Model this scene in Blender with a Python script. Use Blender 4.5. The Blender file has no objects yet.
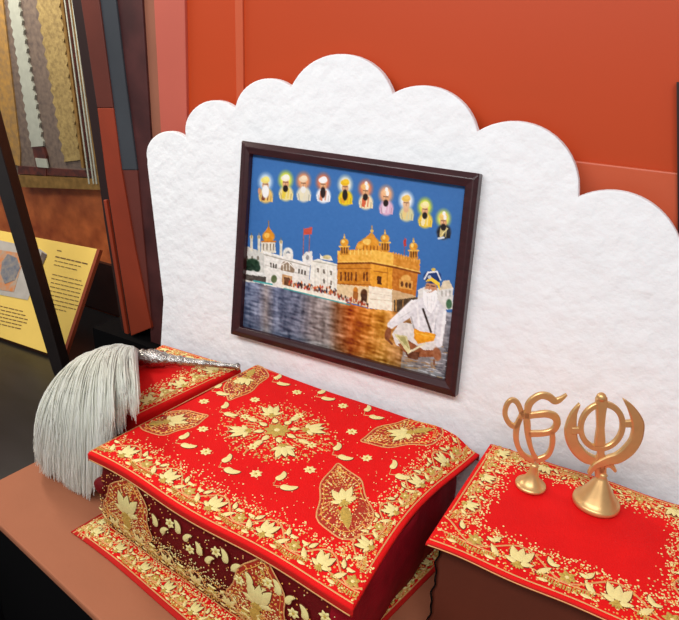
import bpy, bmesh, math, random
import numpy as np
from mathutils import Vector, Matrix
random.seed(7); rng = np.random.default_rng(7)
SC = bpy.context.scene
COL = SC.collection
V = Vector

# ------------------------------------------------------------------ camera geometry (metres, Z up, wall along X)
F = 620.0
CAM = np.array([0.0, 0.0, 1.35])
def _basis():
    hz = lambda x: 60 + .06 * (x - 340)
    ray = lambda x, y: np.array([x - 339.5, y - 310, F])
    X = -ray(-900, hz(-900)); X /= np.linalg.norm(X)
    n = np.cross(ray(0, hz(0)), ray(679, hz(679))); n /= np.linalg.norm(n)
    Z = -n if n[1] > 0 else n
    return np.array([X, np.cross(Z, X), Z])
ROT = _basis()
def ray(p): return ROT @ np.array([p[0] - 339.5, p[1] - 310, F])
def onz(p, z):
    d = ray(p); return V(CAM + d * ((z - CAM[2]) / d[2]))
def ony(p, y):
    d = ray(p); return V(CAM + d * (y / d[1]))
def onplane(p, o, n):
    d = ray(p); return V(CAM + d * (np.dot(np.array(o) - CAM, n) / np.dot(d, n)))

cd = bpy.data.cameras.new('camera'); cam = bpy.data.objects.new('camera', cd); COL.objects.link(cam)
cd.sensor_width = 36; cd.lens = 36 * F / 679; cd.clip_start = .01
r, u, b = ROT[:, 0], -ROT[:, 1], -ROT[:, 2]
cam.matrix_world = Matrix(((r[0], u[0], b[0], CAM[0]), (r[1], u[1], b[1], CAM[1]), (r[2], u[2], b[2], CAM[2]), (0, 0, 0, 1)))
SC.camera = cam

# ------------------------------------------------------------------ materials
def lin(c): return tuple((x / 255 / 12.92 if x / 255 <= .04045 else ((x / 255 + .055) / 1.055) ** 2.4) for x in c)
def mat(name, rgb, rough=.6, metal=0, noise=0, nscale=40, bump=0, bscale=200, rgb2=None, sheen=0, spec=.5, stretch=None, detail=4):
    m = bpy.data.materials.new(name); m.use_nodes = True
    nt = m.node_tree; P = nt.nodes['Principled BSDF']; L = nt.links
    P.inputs['Roughness'].default_value = rough; P.inputs['Metallic'].default_value = metal
    P.inputs['Specular IOR Level'].default_value = spec
    if sheen:
        P.inputs['Sheen Weight'].default_value = sheen
    c1 = lin(rgb)
    P.inputs['Base Color'].default_value = (*c1, 1)
    tc = nt.nodes.new('ShaderNodeTexCoord'); mp = nt.nodes.new('ShaderNodeMapping')
    L.new(tc.outputs['Object'], mp.inputs['Vector'])
    if stretch: mp.inputs['Scale'].default_value = stretch
    if noise or rgb2:
        n = nt.nodes.new('ShaderNodeTexNoise'); n.inputs['Scale'].default_value = nscale; n.inputs['Detail'].default_value = detail
        L.new(mp.outputs['Vector'], n.inputs['Vector'])
        rp = nt.nodes.new('ShaderNodeValToRGB'); rp.color_ramp.elements[0].position = .32; rp.color_ramp.elements[1].position = .68
        c2 = lin(rgb2) if rgb2 else tuple(x * (1 - noise) for x in c1)
        rp.color_ramp.elements[0].color = (*c2, 1); rp.color_ramp.elements[1].color = (*c1, 1)
        L.new(n.outputs['Fac'], rp.inputs['Fac']); L.new(rp.outputs['Color'], P.inputs['Base Color'])
    if bump:
        n2 = nt.nodes.new('ShaderNodeTexNoise'); n2.inputs['Scale'].default_value = bscale; n2.inputs['Detail'].default_value = 5
        L.new(mp.outputs['Vector'], n2.inputs['Vector'])
        bp = nt.nodes.new('ShaderNodeBump'); bp.inputs['Strength'].default_value = bump; bp.inputs['Distance'].default_value = .004
        L.new(n2.outputs['Fac'], bp.inputs['Height']); L.new(bp.outputs['Normal'], P.inputs['Normal'])
    return m
M = {}
M['red'] = mat('red_silk_cloth', (240, 24, 24), .75, noise=.10, nscale=25, bump=.25, bscale=600, spec=.15)
M['hem'] = mat('red_hem', (200, 30, 24), .7, bump=.2, bscale=500, spec=.2)
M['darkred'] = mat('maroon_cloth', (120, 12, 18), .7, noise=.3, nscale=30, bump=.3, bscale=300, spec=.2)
M['crimson'] = mat('crimson_lit_cloth', (166, 16, 36), .7, noise=.3, nscale=40, bump=.2, bscale=300, spec=.2)
M['pink'] = mat('salmon_table_cover', (178, 111, 80), .7, noise=.06, nscale=12, bump=.12, bscale=90, spec=.2)
M['black'] = mat('black_cloth', (8, 7, 8), .9, spec=.1)
M['board'] = mat('white_textured_board', (249, 250, 252), .85, noise=.035, nscale=28, bump=1.0, bscale=48, spec=.2, detail=6)
M['orange'] = mat('orange_wall', (201, 72, 27), .45, noise=.05, nscale=3, spec=.35)
M['dado'] = mat('light_orange_panel', (212, 96, 60), .4, noise=.05, nscale=5, spec=.4)
M['salmon'] = mat('salmon_reflection', (205, 100, 82), .5, noise=.06, nscale=10)
M['tan'] = mat('tan_strip', (160, 100, 76), .5, noise=.08, nscale=14)
M['mauve'] = mat('dark_maroon_paint', (84, 40, 38), .5, noise=.3, nscale=20, rgb2=(60, 24, 24))
M['slate'] = mat('slate_metal_and_reflection', (66, 70, 76), .35, noise=.2, nscale=10)
M['brownred'] = mat('brown_red_reflection', (112, 52, 42), .5, noise=.15, nscale=10)
M['brownred2'] = mat('dark_rust_reflection', (104, 46, 34), .45, noise=.25, nscale=9)
M['rust'] = mat('rust_paint', (158, 60, 32), .45, noise=.2, nscale=9)
M['wood'] = mat('mottled_brown_wood', (222, 122, 66), .5, nscale=16, rgb2=(158, 74, 40), detail=7)
M['darkwood'] = mat('dark_wood', (46, 24, 20), .4, noise=.3, nscale=20)
M['plinth'] = mat('dark_glossy_plinth', (28, 26, 28), .3, noise=.5, nscale=8, stretch=(1, 4, 1))
M['post'] = mat('black_brown_metal', (38, 30, 28), .4, noise=.3, nscale=30)
M['frame'] = mat('dark_mahogany', (62, 26, 30), .3, noise=.35, nscale=30, stretch=(1, 6, 6))
M['gold'] = mat('pale_gold_thread', (255, 240, 162), .5, noise=.10, nscale=420, bump=.2, bscale=700)
M['olive'] = mat('olive_gold_thread', (222, 186, 84), .45, noise=.4, nscale=500)
M['thread'] = mat('coppery_thread', (244, 180, 112), .5, metal=.1, noise=.2, nscale=400)
M['orangegold'] = mat('orange_gold_bead', (244, 172, 80), .4)
M['brown'] = mat('brown_outline_thread', (120, 46, 16), .7)
M['ground'] = mat('rust_gold_filling', (196, 50, 26), .6, noise=.35, nscale=700)
M['box'] = mat('dark_brown_box', (96, 42, 26), .5, noise=.12, nscale=10)
M['brass'] = mat('polished_brass', (232, 188, 126), .36, metal=.6, noise=.12, nscale=60)
M['silver'] = mat('engraved_silver', (205, 200, 195), .25, metal=1, noise=.5, nscale=160, bump=.7, bscale=240)
M['hair'] = mat('off_white_yak_hair', (255, 255, 242), .5, noise=.04, nscale=60, sheen=1.0, spec=.4)
_nt = M['hair'].node_tree; _P = _nt.nodes['Principled BSDF']; _tr = _nt.nodes.new('ShaderNodeBsdfTranslucent'); _mx = _nt.nodes.new('ShaderNodeMixShader')
_tr.inputs['Color'].default_value = (.97, .98, .90, 1); _mx.inputs['Fac'].default_value = .3
_nt.links.new(_P.outputs['BSDF'], _mx.inputs[1]); _nt.links.new(_tr.outputs['BSDF'], _mx.inputs[2]); _nt.links.new(_mx.outputs['Shader'], _nt.nodes['Material Output'].inputs['Surface'])
M['sign'] = mat('ochre_sign_board', (250, 212, 106), .55, noise=.08, nscale=12)
M['signside'] = mat('brown_sign_edge', (150, 66, 36), .5)
M['ink'] = mat('dark_ink', (120, 88, 50), .7)
M['sheet'] = mat('grey_paper', (190, 182, 172), .7, noise=.15, nscale=40)
M['sketch'] = mat('orange_print', (210, 128, 70), .7, rgb2=(176, 160, 140), nscale=60)
M['sketchline'] = mat('blue_grey_print', (98, 106, 122), .7, rgb2=(150, 140, 130), nscale=80)
M['tx_gold'] = mat('ochre_brocade', (166, 142, 88), .6, rgb2=(128, 106, 64), nscale=110, bump=.3, bscale=120)
M['tx_yellow'] = mat('amber_brocade', (176, 132, 64), .6, rgb2=(140, 110, 70), nscale=80)
M['tx_grey'] = mat('pale_grey_silk', (176, 178, 164), .5, noise=.15, nscale=60)
M['tx_mauve'] = mat('grey_mauve_brocade', (124, 106, 92), .6, rgb2=(92, 78, 72), nscale=80)
M['tx_red'] = mat('dark_red_band', (96, 44, 34), .5, rgb2=(60, 30, 28), nscale=60)
M['gilt'] = mat('gilt_frame', (196, 150, 84), .3, metal=.7, noise=.4, nscale=60)
M['trim_dark'] = mat('dark_trim', (40, 18, 16), .5)

# ------------------------------------------------------------------ builders
def link(name, me, parent=None):
    o = bpy.data.objects.new(name, me); COL.objects.link(o)
    if parent: o.parent = parent
    return o
def mesh(name, verts, faces, mats, parent=None, idx=None, smooth=False, origin=None, fix=True):
    me = bpy.data.meshes.new(name)
    O = V(origin) if origin is not None else V((0, 0, 0))
    if parent: O = V(parent['_o']) if '_o' in parent else O
    me.from_pydata([tuple(V(v) - O) for v in verts], [], faces)
    for m in (mats if isinstance(mats, (list, tuple)) else [mats]): me.materials.append(m)
    if idx is not None: me.polygons.foreach_set('material_index', idx)
    if smooth: me.polygons.foreach_set('use_smooth', [True] * len(me.polygons))
    bm = bmesh.new(); bm.from_mesh(me)
    if fix and len(bm.faces) < 20000: bmesh.ops.recalc_face_normals(bm, faces=bm.faces)
    bm.to_mesh(me); bm.free()
    o = link(name, me, parent)
    if not parent and origin is not None: o.location = O
    if parent and '_o' in parent: o['_o'] = parent['_o']
    return o
def tag(o, label, cat, group=None):
    o['label'] = label; o['category'] = cat
    if group: o['group'] = group
    return o
def thing(name, label, cat, loc, group=None):
    o = bpy.data.objects.new(name, None); COL.objects.link(o); o.location = loc; o['_o'] = tuple(loc)
    o.empty_display_size = .05
    return tag(o, label, cat, group)
def struct(o): o['kind'] = 'structure'; return o
def bevel(o, w, seg=2):
    m = o.modifiers.new('bevel', 'BEVEL'); m.width = w; m.segments = seg; m.limit_method = 'ANGLE'; return o
def prism(poly, off):
    """polygon of 3D points extruded by a vector"""
    n = len(poly); off = V(off)
    vs = [V(p) for p in poly] + [V(p) + off for p in poly]
    fs = [tuple(range(n)), tuple(range(2 * n - 1, n - 1, -1))] + [(i, (i + 1) % n, n + (i + 1) % n, n + i) for i in range(n)]
    return vs, fs
def boxvf(lo, hi):
    return prism([(lo[0], lo[1], lo[2]), (hi[0], lo[1], lo[2]), (hi[0], hi[1], lo[2]), (lo[0], hi[1], lo[2])], (0, 0, hi[2] - lo[2]))
def join(*parts):
    vs, fs = [], []
    for v, f in parts:
        k = len(vs); vs += list(v); fs += [tuple(i + k for i in q) for q in f]
    return vs, fs
def lathe(prof, base, seg=40):
    vs, fs = [], []
    for (rr, z) in prof:
        for k in range(seg):
            a = 2 * math.pi * k / seg; vs.append(V(base) + V((rr * math.cos(a), rr * math.sin(a), z)))
    for i in range(len(prof) - 1):
        for k in range(seg):
            fs.append((i * seg + k, i * seg + (k + 1) % seg, (i + 1) * seg + (k + 1) % seg, (i + 1) * seg + k))
    fs.append(tuple(range(seg))[::-1]); fs.append(tuple((len(prof) - 1) * seg + k for k in range(seg)))
    return vs, fs
def axis_lathe(prof, a, b, seg=24):
    """prof: (t along a->b in metres, radius)"""
    a, b = V(a), V(b); d = (b - a).normalized(); e = d.cross(V((0, 0, 1))).normalized(); g = e.cross(d)
    vs, fs = [], []
    for (t, rr) in prof:
        for k in range(seg):
            q = 2 * math.pi * k / seg; vs.append(a + d * t + (e * math.cos(q) + g * math.sin(q)) * rr)
    for i in range(len(prof) - 1):
        for k in range(seg): fs.append((i * seg + k, i * seg + (k + 1) % seg, (i + 1) * seg + (k + 1) % seg, (i + 1) * seg + k))
    fs.append(tuple(range(seg))); fs.append(tuple((len(prof) - 1) * seg + k for k in range(seg))[::-1])
    return vs, fs
def smooth01(x): x = min(1, max(0, x)); return x * x * (3 - 2 * x)
def arc3(p, q, r_, n=18):
    """circle arc p->r_ through q"""
    ax, ay = p; bx, by = q; cx, cy = r_
    d = 2 * (ax * (by - cy) + bx * (cy - ay) + cx * (ay - by))
    ux = ((ax * ax + ay * ay) * (by - cy) + (bx * bx + by * by) * (cy - ay) + (cx * cx + cy * cy) * (ay - by)) / d
    uy = ((ax * ax + ay * ay) * (cx - bx) + (bx * bx + by * by) * (ax - cx) + (cx * cx + cy * cy) * (bx - ax)) / d
    R = math.hypot(ax - ux, ay - uy)
    a0 = math.atan2(ay - uy, ax - ux); a1 = math.atan2(by - uy, bx - ux); a2 = math.atan2(cy - uy, cx - ux)
    while a1 < a0: a1 += 2 * math.pi
    while a2 < a0: a2 += 2 * math.pi
    if a1 > a2: a2 -= 2 * math.pi
    return [(ux + R * math.cos(a0 + (a2 - a0) * k / n), uy + R * math.sin(a0 + (a2 - a0) * k / n)) for k in range(n + 1)]

# ------------------------------------------------------------------ embroidery on any surface S(u,v) (metres)
EM = ['gold', 'olive', 'thread', 'orangegold', 'brown', 'ground']
class Emb:
    def __init__(s, surf, side=1, box=None):
        s.box = box; s.S = surf; s.v = []; s.f = []; s.m = []; s.side = side; s.cache = {}
    def pt(s, u, v, h):
        e = .0015
        p = s.S(u, v); du = s.S(u + e, v) - s.S(u - e, v); dv = s.S(u, v + e) - s.S(u, v - e)
        n = du.cross(dv)
        if n.length < 1e-12: n = V((0, 0, 1))
        return p + n.normalized() * h * s.side
    def poly(s, pts, m, h0=.0004, h1=.0012, centre=None):
        k = len(s.v); n = len(pts)
        cx = sum(p[0] for p in pts) / n; cy = sum(p[1] for p in pts) / n
        if centre: cx, cy = centre
        for p in pts: s.v.append(s.pt(p[0], p[1], h0))
        for p in pts: s.v.append(s.pt(p[0] * .55 + cx * .45, p[1] * .55 + cy * .45, h1 * .9))
        s.v.append(s.pt(cx, cy, h1))
        for i in range(n):
            j = (i + 1) % n
            s.f.append((k + i, k + j, k + n + j, k + n + i)); s.m.append(m)
            s.f.append((k + n + i, k + n + j, k + 2 * n)); s.m.append(m)
    def dot(s, u, v, r=.0011, m=0, h=.0012, n=6):
        if s.box and not (s.box[0] < u < s.box[2] and s.box[1] < v < s.box[3]): return
        k = len(s.v); a0 = random.random()
        for i in range(n): a = a0 + 2 * math.pi * i / n; s.v.append(s.pt(u + r * math.cos(a), v + r * math.sin(a), .0003))
        s.v.append(s.pt(u, v, h))
        for i in range(n): s.f.append((k + i, k + (i + 1) % n, k + n)); s.m.append(m)
    def line(s, pts, w=.0014, m=2, h=.0011, closed=False):
        n = len(pts); k = len(s.v)
        for i in range(n):
            a = pts[(i - 1) % n] if closed else pts[max(0, i - 1)]; c = pts[(i + 1) % n] if closed else pts[min(n - 1, i + 1)]
            dx, dy = c[0] - a[0], c[1] - a[1]; l = math.hypot(dx, dy) or 1; nx, ny = -dy / l * w / 2, dx / l * w / 2
            p = pts[i]
            s.v += [s.pt(p[0] + nx, p[1] + ny, .0003), s.pt(p[0], p[1], h), s.pt(p[0] - nx, p[1] - ny, .0003)]
        for i in range(n if closed else n - 1):
            j = (i + 1) % n
            for q in (0, 1): s.f.append((k + 3 * i + q, k + 3 * j + q, k + 3 * j + q + 1, k + 3 * i + q + 1)); s.m.append(m)
    def leaf(s, u, v, L, W, a, m=0, out=True, bend=0, hz=0):
        """pointed leaf whose base is at (u,v), growing at angle a"""
        if s.box:
            eu, ev = u + L * math.cos(a), v + L * math.sin(a)
            if not (s.box[0] - .001 < eu < s.box[2] + .001 and s.box[1] - .001 < ev < s.box[3] + .001 and s.box[0] < u < s.box[2]): return
        def shape(L, W, o):
            P = []
            for k in range(13):
                t = k / 12; P.append((t, W / 2 * math.sin(math.pi * t ** .8) ** .9))
            P = P + [(t, -w) for t, w in P[-2:0:-1]]
            res = []
            for t, w in P:
                x = t * L - o; y = w + bend * math.sin(t * math.pi / 2) * t
                res.append((u + x * math.cos(a) - y * math.sin(a), v + x * math.sin(a) + y * math.cos(a)))
            return res
        if out: s.poly(shape(L + .0022, W + .0022, .0011), 4, .0002 + hz, .0005 + hz)
        s.poly(shape(L, W, 0), m, .0006 + hz, .0014 + hz)
    def paisley(s, u, v, L, a, flip=1, m=0):
        def shape(k):
            x, y = 0.0, 0.0; Lf, Rt = [], []
            for i in range(15):
                t = i / 14; th = a + flip * 1.5 * t * t - flip * .3
                hw = L * .23 * k * math.sin(math.pi * t ** .55) ** .75 * (1 if t < .98 else .3)
                Lf.append((u + x - math.sin(th) * hw, v + y + math.cos(th) * hw)); Rt.append((u + x + math.sin(th) * hw, v + y - math.cos(th) * hw))
                x += math.cos(th) * L * 1.05 / 14 * (k ** .4); y += math.sin(th) * L * 1.05 / 14 * (k ** .4)
            return Lf + Rt[-2:0:-1]
        cx = u + L * .3 * math.cos(a); cy = v + L * .3 * math.sin(a)
        s.poly(shape(1.16), 4, .0002, .0005, (cx, cy)); s.poly(shape(1), m, .0006, .0017, (cx, cy))
    def flower(s, u, v, r, n=6, m=0, mc=1):
        a0 = random.random() * 6
        for k in range(n):
            a = a0 + 2 * math.pi * k / n
            s.leaf(u + r * .15 * math.cos(a), v + r * .15 * math.sin(a), r * .9, r * .62, a, m, out=False)
        s.dot(u, v, r * .3, mc, .0024, 8)
    def lotus(s, u, v, r, a, m=0):
        for k in range(5):
            b_ = a + math.pi + (k - 2) * .4; s.leaf(u, v, r * .5, r * .2, b_, 1, out=False)
        s.leaf(u, v, r * .85, r * .40, a + 1.35, m); s.leaf(u, v, r * .85, r * .40, a - 1.35, m)
        s.leaf(u, v, r * 1.35, r * .56, a + .58, m, hz=.0005, bend=-r * .12); s.leaf(u, v, r * 1.35, r * .56, a - .58, m, hz=.0005, bend=r * .12)
        s.leaf(u, v, r * 1.25, r * .50, a, m, hz=.0011)
        s.dot(u, v, r * .2, 1, .0030, 8)
    def scatter(s, f, n, rmin=.0006, rmax=.0012, ms=(0, 2, 3, 3)):
        for _ in range(n):
            p = f()
            if p: s.dot(p[0], p[1], random.uniform(rmin, rmax), random.choice(ms))
    def border(s, p0, p1, w, unit, inset=.004, dens=1.0, spill=.010, phase=.5, lines=True, lot=.32, start=0):
        """embroidered border from p0 to p1; the cloth lies to the left of the direction"""
        dx, dy = p1[0] - p0[0], p1[1] - p0[1]; L = math.hypot(dx, dy); dx /= L; dy /= L; nx, ny = -dy, dx
        at = lambda x, y: (p0[0] + dx * x + nx * y, p0[1] + dy * x + ny * y)
        ad = math.atan2(dy, dx); an = ad + math.pi / 2
        N = max(2, int(L / .006))
        if lines:
            s.line([at(L * k / N, inset) for k in range(N + 1)], .0017, 2)
        # scalloped vine above, comb festoon below
        P = []
        K = int(L / .004)
        for k in range(K + 1):
            x = L * k / K; P.append(at(x, w * (.62 + .26 * math.cos(2 * math.pi * (x / unit - phase)))))
        s.line(P, .0021, 2)
        P = []
        for k in range(K + 1):
            x = L * k / K; P.append(at(x, w * (.40 - .16 * abs(math.sin(math.pi * (x / unit - phase))) ** .7 + .10)))
        s.line(P, .0017, 2)
        x = 0
        while x < L:
            ph = (x / unit - phase) % 1.0
            if .2 < ph < .8:
                y0 = w * (.30 - .14 * math.sin(math.pi * (ph - .2) / .6)); hh = w * .12
                s.line([at(x, y0), at(x, y0 + hh)], .0018, 1)
            x += .0028
        c = -1
        x = (phase - 1) * unit
        while x < L + unit:
            if 0.006 < x < L - .004:
                s.lotus(*at(x + random.uniform(-.001, .001), w * .40), w * lot, an + random.uniform(-.1, .1))
                for q in (-1, 1):
                    s.leaf(*at(x + q * w * .36, w * .34), w * .34, w * .13, an - q * .9, 0, bend=q * w * .06)
                    s.paisley(*at(x + q * w * .52, w * .72), w * .2, ad + (0 if q > 0 else math.pi), q)
            xm = x + unit / 2
            if 0.006 < xm < L - .004:
                s.flower(*at(xm, w * .50), w * .17, 6, 1, 0)
                for k in range(10):
                    a = 2 * math.pi * k / 10; q = at(xm, w * .50); s.dot(q[0] + w * .25 * math.cos(a), q[1] + w * .25 * math.sin(a), .001, 0)
                for q in (-1, 1):
                    s.leaf(*at(xm + q * w * .30, w * .66), w * .26, w * .11, an - q * .5, 0)
                    s.leaf(*at(xm + q * w * .28, w * .22), w * .22, w * .09, ad if q > 0 else ad + math.pi, 0, out=False)
            x += unit
        def f():
            return at(random.random() * L, random.uniform(inset + .002, w * .95))
        s.scatter(f, int(L * w * 1e6 / 10 * dens / 2), .0007, .0014)
        def g():
            return at(random.random() * L, w * .9 + abs(random.gauss(0, 1)) * spill * .8)
        s.scatter(g, int(L * 1000 * .9 * dens), .0007, .0013, (0, 0, 2))
    def teardrop(s, u, v, L, W, a, fill=90):
        """medallion: tip at +L/2 along a, rounded foot"""
        def P(k, n=40):
            R = []
            for i in range(n):
                t = 2 * math.pi * i / n
                x = L / 2 * math.cos(t); y = W / 2 * math.sin(t) * (1 - .35 * math.cos(t)) * (1 + .10 * math.cos(6 * t))
                if math.cos(t) > 0: y *= (1 - math.cos(t) ** 4 * .55)
                x *= k; y *= k
                R.append((u + x * math.cos(a) - y * math.sin(a), v + x * math.sin(a) + y * math.cos(a)))
            return R
        s.poly(P(.98), 5, .0002, .0003); s.line(P(1), .0020, 2, closed=True); s.line(P(.84), .0010, 3, closed=True)
        s.lotus(u - L * .08 * math.cos(a), v - L * .08 * math.sin(a), W * .33, a)
        s.leaf(u - L * .14 * math.cos(a), v - L * .14 * math.sin(a), L * .26, W * .22, a + math.pi, 1)
        def f():
            t = random.random() * 2 * math.pi; k = math.sqrt(random.random()) * .92
            q = P(k)[int(t / 2 / math.pi * 40) % 40]; return (q[0] + random.uniform(-.001, .001), q[1] + random.uniform(-.001, .001))
        s.scatter(f, int(fill * 3.6), .0008, .0015, (1, 3, 3, 2, 0))
    def build(s, parent, name='embroidery'):
        o = mesh(name, s.v, s.f, [M[k] for k in EM], parent, s.m, True)
        return o

def sheet(name, S, u0, u1, v0, v1, nu, nv, m, parent=None, thick=.0015, origin=None, idxf=None, mats=None):
    vs = [S(u0 + (u1 - u0) * i / nu, v0 + (v1 - v0) * j / nv) for j in range(nv + 1) for i in range(nu + 1)]
    fs = [(j * (nu + 1) + i, j * (nu + 1) + i + 1, (j + 1) * (nu + 1) + i + 1, (j + 1) * (nu + 1) + i) for j in range(nv) for i in range(nu)]
    idx = None
    if idxf: idx = [idxf(u0 + (u1 - u0) * (i + .5) / nu, v0 + (v1 - v0) * (j + .5) / nv) for j in range(nv) for i in range(nu)]
    o = mesh(name, vs, fs, mats or m, parent, idx, True, origin, fix=False)
    md = o.modifiers.new('thickness', 'SOLIDIFY'); md.thickness = thick; md.offset = -1
    return o

def draped(c00, c10, c11, c01, deform=None, rad=.004):
    """surface over a quad (corners near-left, near-right, far-right, far-left), bending down past its edges"""
    c00, c10, c11, c01 = map(V, (c00, c10, c11, c01))
    W = ((c10 - c00).length + (c11 - c01).length) / 2; D = ((c01 - c00).length + (c11 - c10).length) / 2
    def fold(d):
        a = d / rad
        if a < math.pi / 2: return rad * math.sin(a), rad * (1 - math.cos(a))
        return rad, rad + (d - rad * math.pi / 2)
    def S(u, v):
        s, t = u / W, v / D; out = V((0, 0, 0)); down = 0
        cs, ct = min(1, max(0, s)), min(1, max(0, t))
        p = c00 * (1 - cs) * (1 - ct) + c10 * cs * (1 - ct) + c11 * cs * ct + c01 * (1 - cs) * ct
        if s < 0: o, d = fold(-u); out += V((-o, 0, 0)); down = max(down, d)
        if s > 1: o, d = fold(u - W); out += V((o, 0, 0)); down = max(down, d)
        if t < 0: o, d = fold(-v); out += V((0, -o, 0)); down = max(down, d)
        if t > 1: o, d = fold(v - D); out += V((0, o, 0)); down = max(down, d)
        p = p + out - V((0, 0, down))
        if deform: p = p + deform(cs, ct)
        return p
    return S, W, D
def inv_quad(S, W, D, p, z):
    """surface coordinates (u,v) of a point seen at p on a flat cloth at height z"""
    q = onz(p, z); u, v = W / 2, D / 2
    for _ in range(12):
        e = .002; f = S(u, v) - q; du = (S(u + e, v) - S(u - e, v)) / (2 * e); dv = (S(u, v + e) - S(u, v - e)) / (2 * e)
        det = du.x * dv.y - du.y * dv.x
        u -= (f.x * dv.y - f.y * dv.x) / det; v -= (du.x * f.y - du.y * f.x) / det
        u = min(W, max(0, u)); v = min(D, max(0, v))
    return u, v

# ------------------------------------------------------------------ setting
YW = .84
# orange back wall
wl = -.775; wr = .35
struct(mesh('wall_back', *boxvf((wl, YW, 0), (1.1, YW + .05, 2.3)), M['orange']))
struct(mesh('floor', *boxvf((-4.2, -1.2, -.03), (1.4, 1.7, 0)), M['black']))
# pale lower panel of the wall and its dark edge at the right
pa, pb = ony((560, 162), YW), ony((676, 168), YW)
zl = (pa.z + pb.z) / 2
struct(bevel(mesh('trim_1', *boxvf((pa.x - .35, YW - .006, .75), (.02, YW, zl)), M['dado']), .002))
struct(mesh('trim_2', *prism([ony(p, YW) for p in ((677, 82), (683, 82), (686, 330), (679, 330))], (0, -.012, 0)), M['trim_dark']))
# vertical strips between wall and display alcove, some holding glass reflections as colour (all stand at the wall plane)
def taller(pts, top=-230):
    """continue the upper ends of an upright outline straight on, up to the ceiling side"""
    o = []
    for i, p in enumerate(pts):
        if p[1] > -30: o.append(p); continue
        n = len(pts); q = next(w for d in range(1, n) for w in (pts[i - d], pts[(i + d) % n]) if w[1] > -30); k = (top - q[1]) / (p[1] - q[1])
        o.append((q[0] + (p[0] - q[0]) * k, top))
    return o
def strip(name, pts, y, m, th=.02):
    P = [ony(p, y) for p in taller(pts)]
    return struct(bevel(mesh(name, *prism(P, (0, th, 0)), m), .0015))
strip('trim_13', [(234, -30), (242, -30), (244, 150), (237, 150)], YW - .004, M['dado'], .02)
strip('reflection_strip_3', [(152, -30), (184, -30), (187, 140), (187, 420), (172, 420), (161, 140)], YW - .006, M['salmon'], .03)  # pinkish reflection in glass, given as a solid coloured strip
strip('trim_4', [(138, -30), (153, -30), (162, 140), (170, 340), (160, 340), (149, 140)], YW - .004, M['tan'], .03)  # upright tan band beside the salmon one
strip('trim_5', [(110, -30), (140, -30), (150, 130), (166, 340), (168, 420), (155, 420), (150, 330), (134, 140)], YW - .009, M['mauve'], .04)
strip('reflection_strip_6', [(94, -30), (112, -30), (126, 88), (137, 170), (121, 170), (107, 70)], YW - .013, M['slate'], .04)  # bluish upper part of a fading reflection, put into the colour
strip('reflection_strip_7', [(121, 170), (137, 170), (152, 330), (146, 328), (134, 250)], YW - .012, M['brownred'], .04)  # brown lower part of the same reflected fade, as colour
strip('trim_14', [(76, -30), (95, -30), (108, 70), (113, 108), (97, 108), (94, 88)], YW - .016, M['brownred2'], .05)  # reflection over the rust strip's top, painted as a darker piece
strip('trim_8', [(97, 108), (113, 108), (121, 170), (135, 250), (151, 328), (131, 336), (117, 250), (106, 180)], YW - .016, M['rust'], .05)
strip('trim_9', [(67, -30), (78, -30), (96, 100), (106, 180), (117, 250), (131, 336), (140, 400), (133, 400), (104, 220), (100, 190)], YW - .004, M['trim_dark'], .10)
strip('trim_10', [(103, 200), (106, 200), (129, 342), (126, 344)], YW - .010, M['rust'], .02)
# low dark ledge under the strips and behind the table
struct(mesh('trim_11', *boxvf((-1.02, YW - .03, 0), (-.70, YW + .06, .795)), M['black']))

# display alcove
ALC = 1.12
struct(mesh('wall_left', *boxvf((-4, ALC, .0), (-.78, ALC + .04, 2.3)), M['wood']))
struct(mesh('trim_12', *boxvf((-4, ALC - .012, .655), (-.85, ALC, .80)), M['darkwood']))
pl = mesh('display_plinth', *boxvf((-3.9, .20, .0), (-.815, ALC - .014, .655)), M['plinth'], origin=(-1.5, .6, 0)); bevel(pl, .004)
tag(pl, 'dark glossy plinth beside the salmon table, under the ochre sign', 'plinth')

# ------------------------------------------------------------------ table
TZ = .75
tb = thing('offering_table', 'low table with a salmon pink cover and black front, under the red cloths', 'table', (0, .5, 0))
front = [(-.781, .3835), (.62, .171)]
top = [(-.781, .3835), (.62, .171), (.62, YW - .012), (-.748, YW - .04)]
v, f = prism([(x, y, TZ - .012) for x, y in top], (0, 0, .012))
bevel(mesh('tabletop', v, f, M['pink'], tb), .003)
ins = [(-.772, .395), (.61, .184), (.61, YW - .03), (-.74, YW - .05)]
mesh('skirt', *prism([(x, y, 0) for x, y in ins], (0, 0, TZ - .012)), M['black'], tb)

# ------------------------------------------------------------------ scalloped white board leaning on the wall
LEAN = math.radians(10)
BN = np.array([0, -math.cos(LEAN), math.sin(LEAN)]); BO = np.array([0, .71, TZ])
def onboard(p, off=0): return onplane(p, BO + BN * off, BN)
out = [(160, 352), (163, 300), (147, 165)]
for a_, b_, c_ in [((147, 160), (160, 133), (186.5, 139.8)), ((186.5, 139.8), (209, 100.8), (235, 108.5)),
                   ((235, 108.5), (262, 79), (291, 87)), ((291, 87), (336, 54), (392.4, 93.6)),
                   ((392.4, 93.6), (437, 87.5), (477, 131.5)), ((477, 131.5), (540, 127), (578, 197)),
                   ((578, 197), (632, 194), (682, 246)), ((682, 246), (728, 262), (752, 330))]:
    out += arc3(a_, b_, c_)[(0 if len(out) > 3 else 0):]
B3 = [onboard(p) for p in out]
xl = B3[0].x + .010; xr = B3[-1].x + .03
B3 = [V((xl, BO[1] , TZ + .001))] + B3 + [V((xr, BO[1], TZ + .001))]
B3[0] = V((xl + .01, BO[1] + .0002, TZ + .0012)); B3[-1] = V((xr, BO[1] + .0002, TZ + .0012))
v, f = prism(B3, V(-BN * .012) + V((0, 0, .0021)))
bd = mesh('scalloped_backdrop', v, f, M['board'], origin=(-.35, .72, TZ)); bevel(bd, .002)
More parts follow.
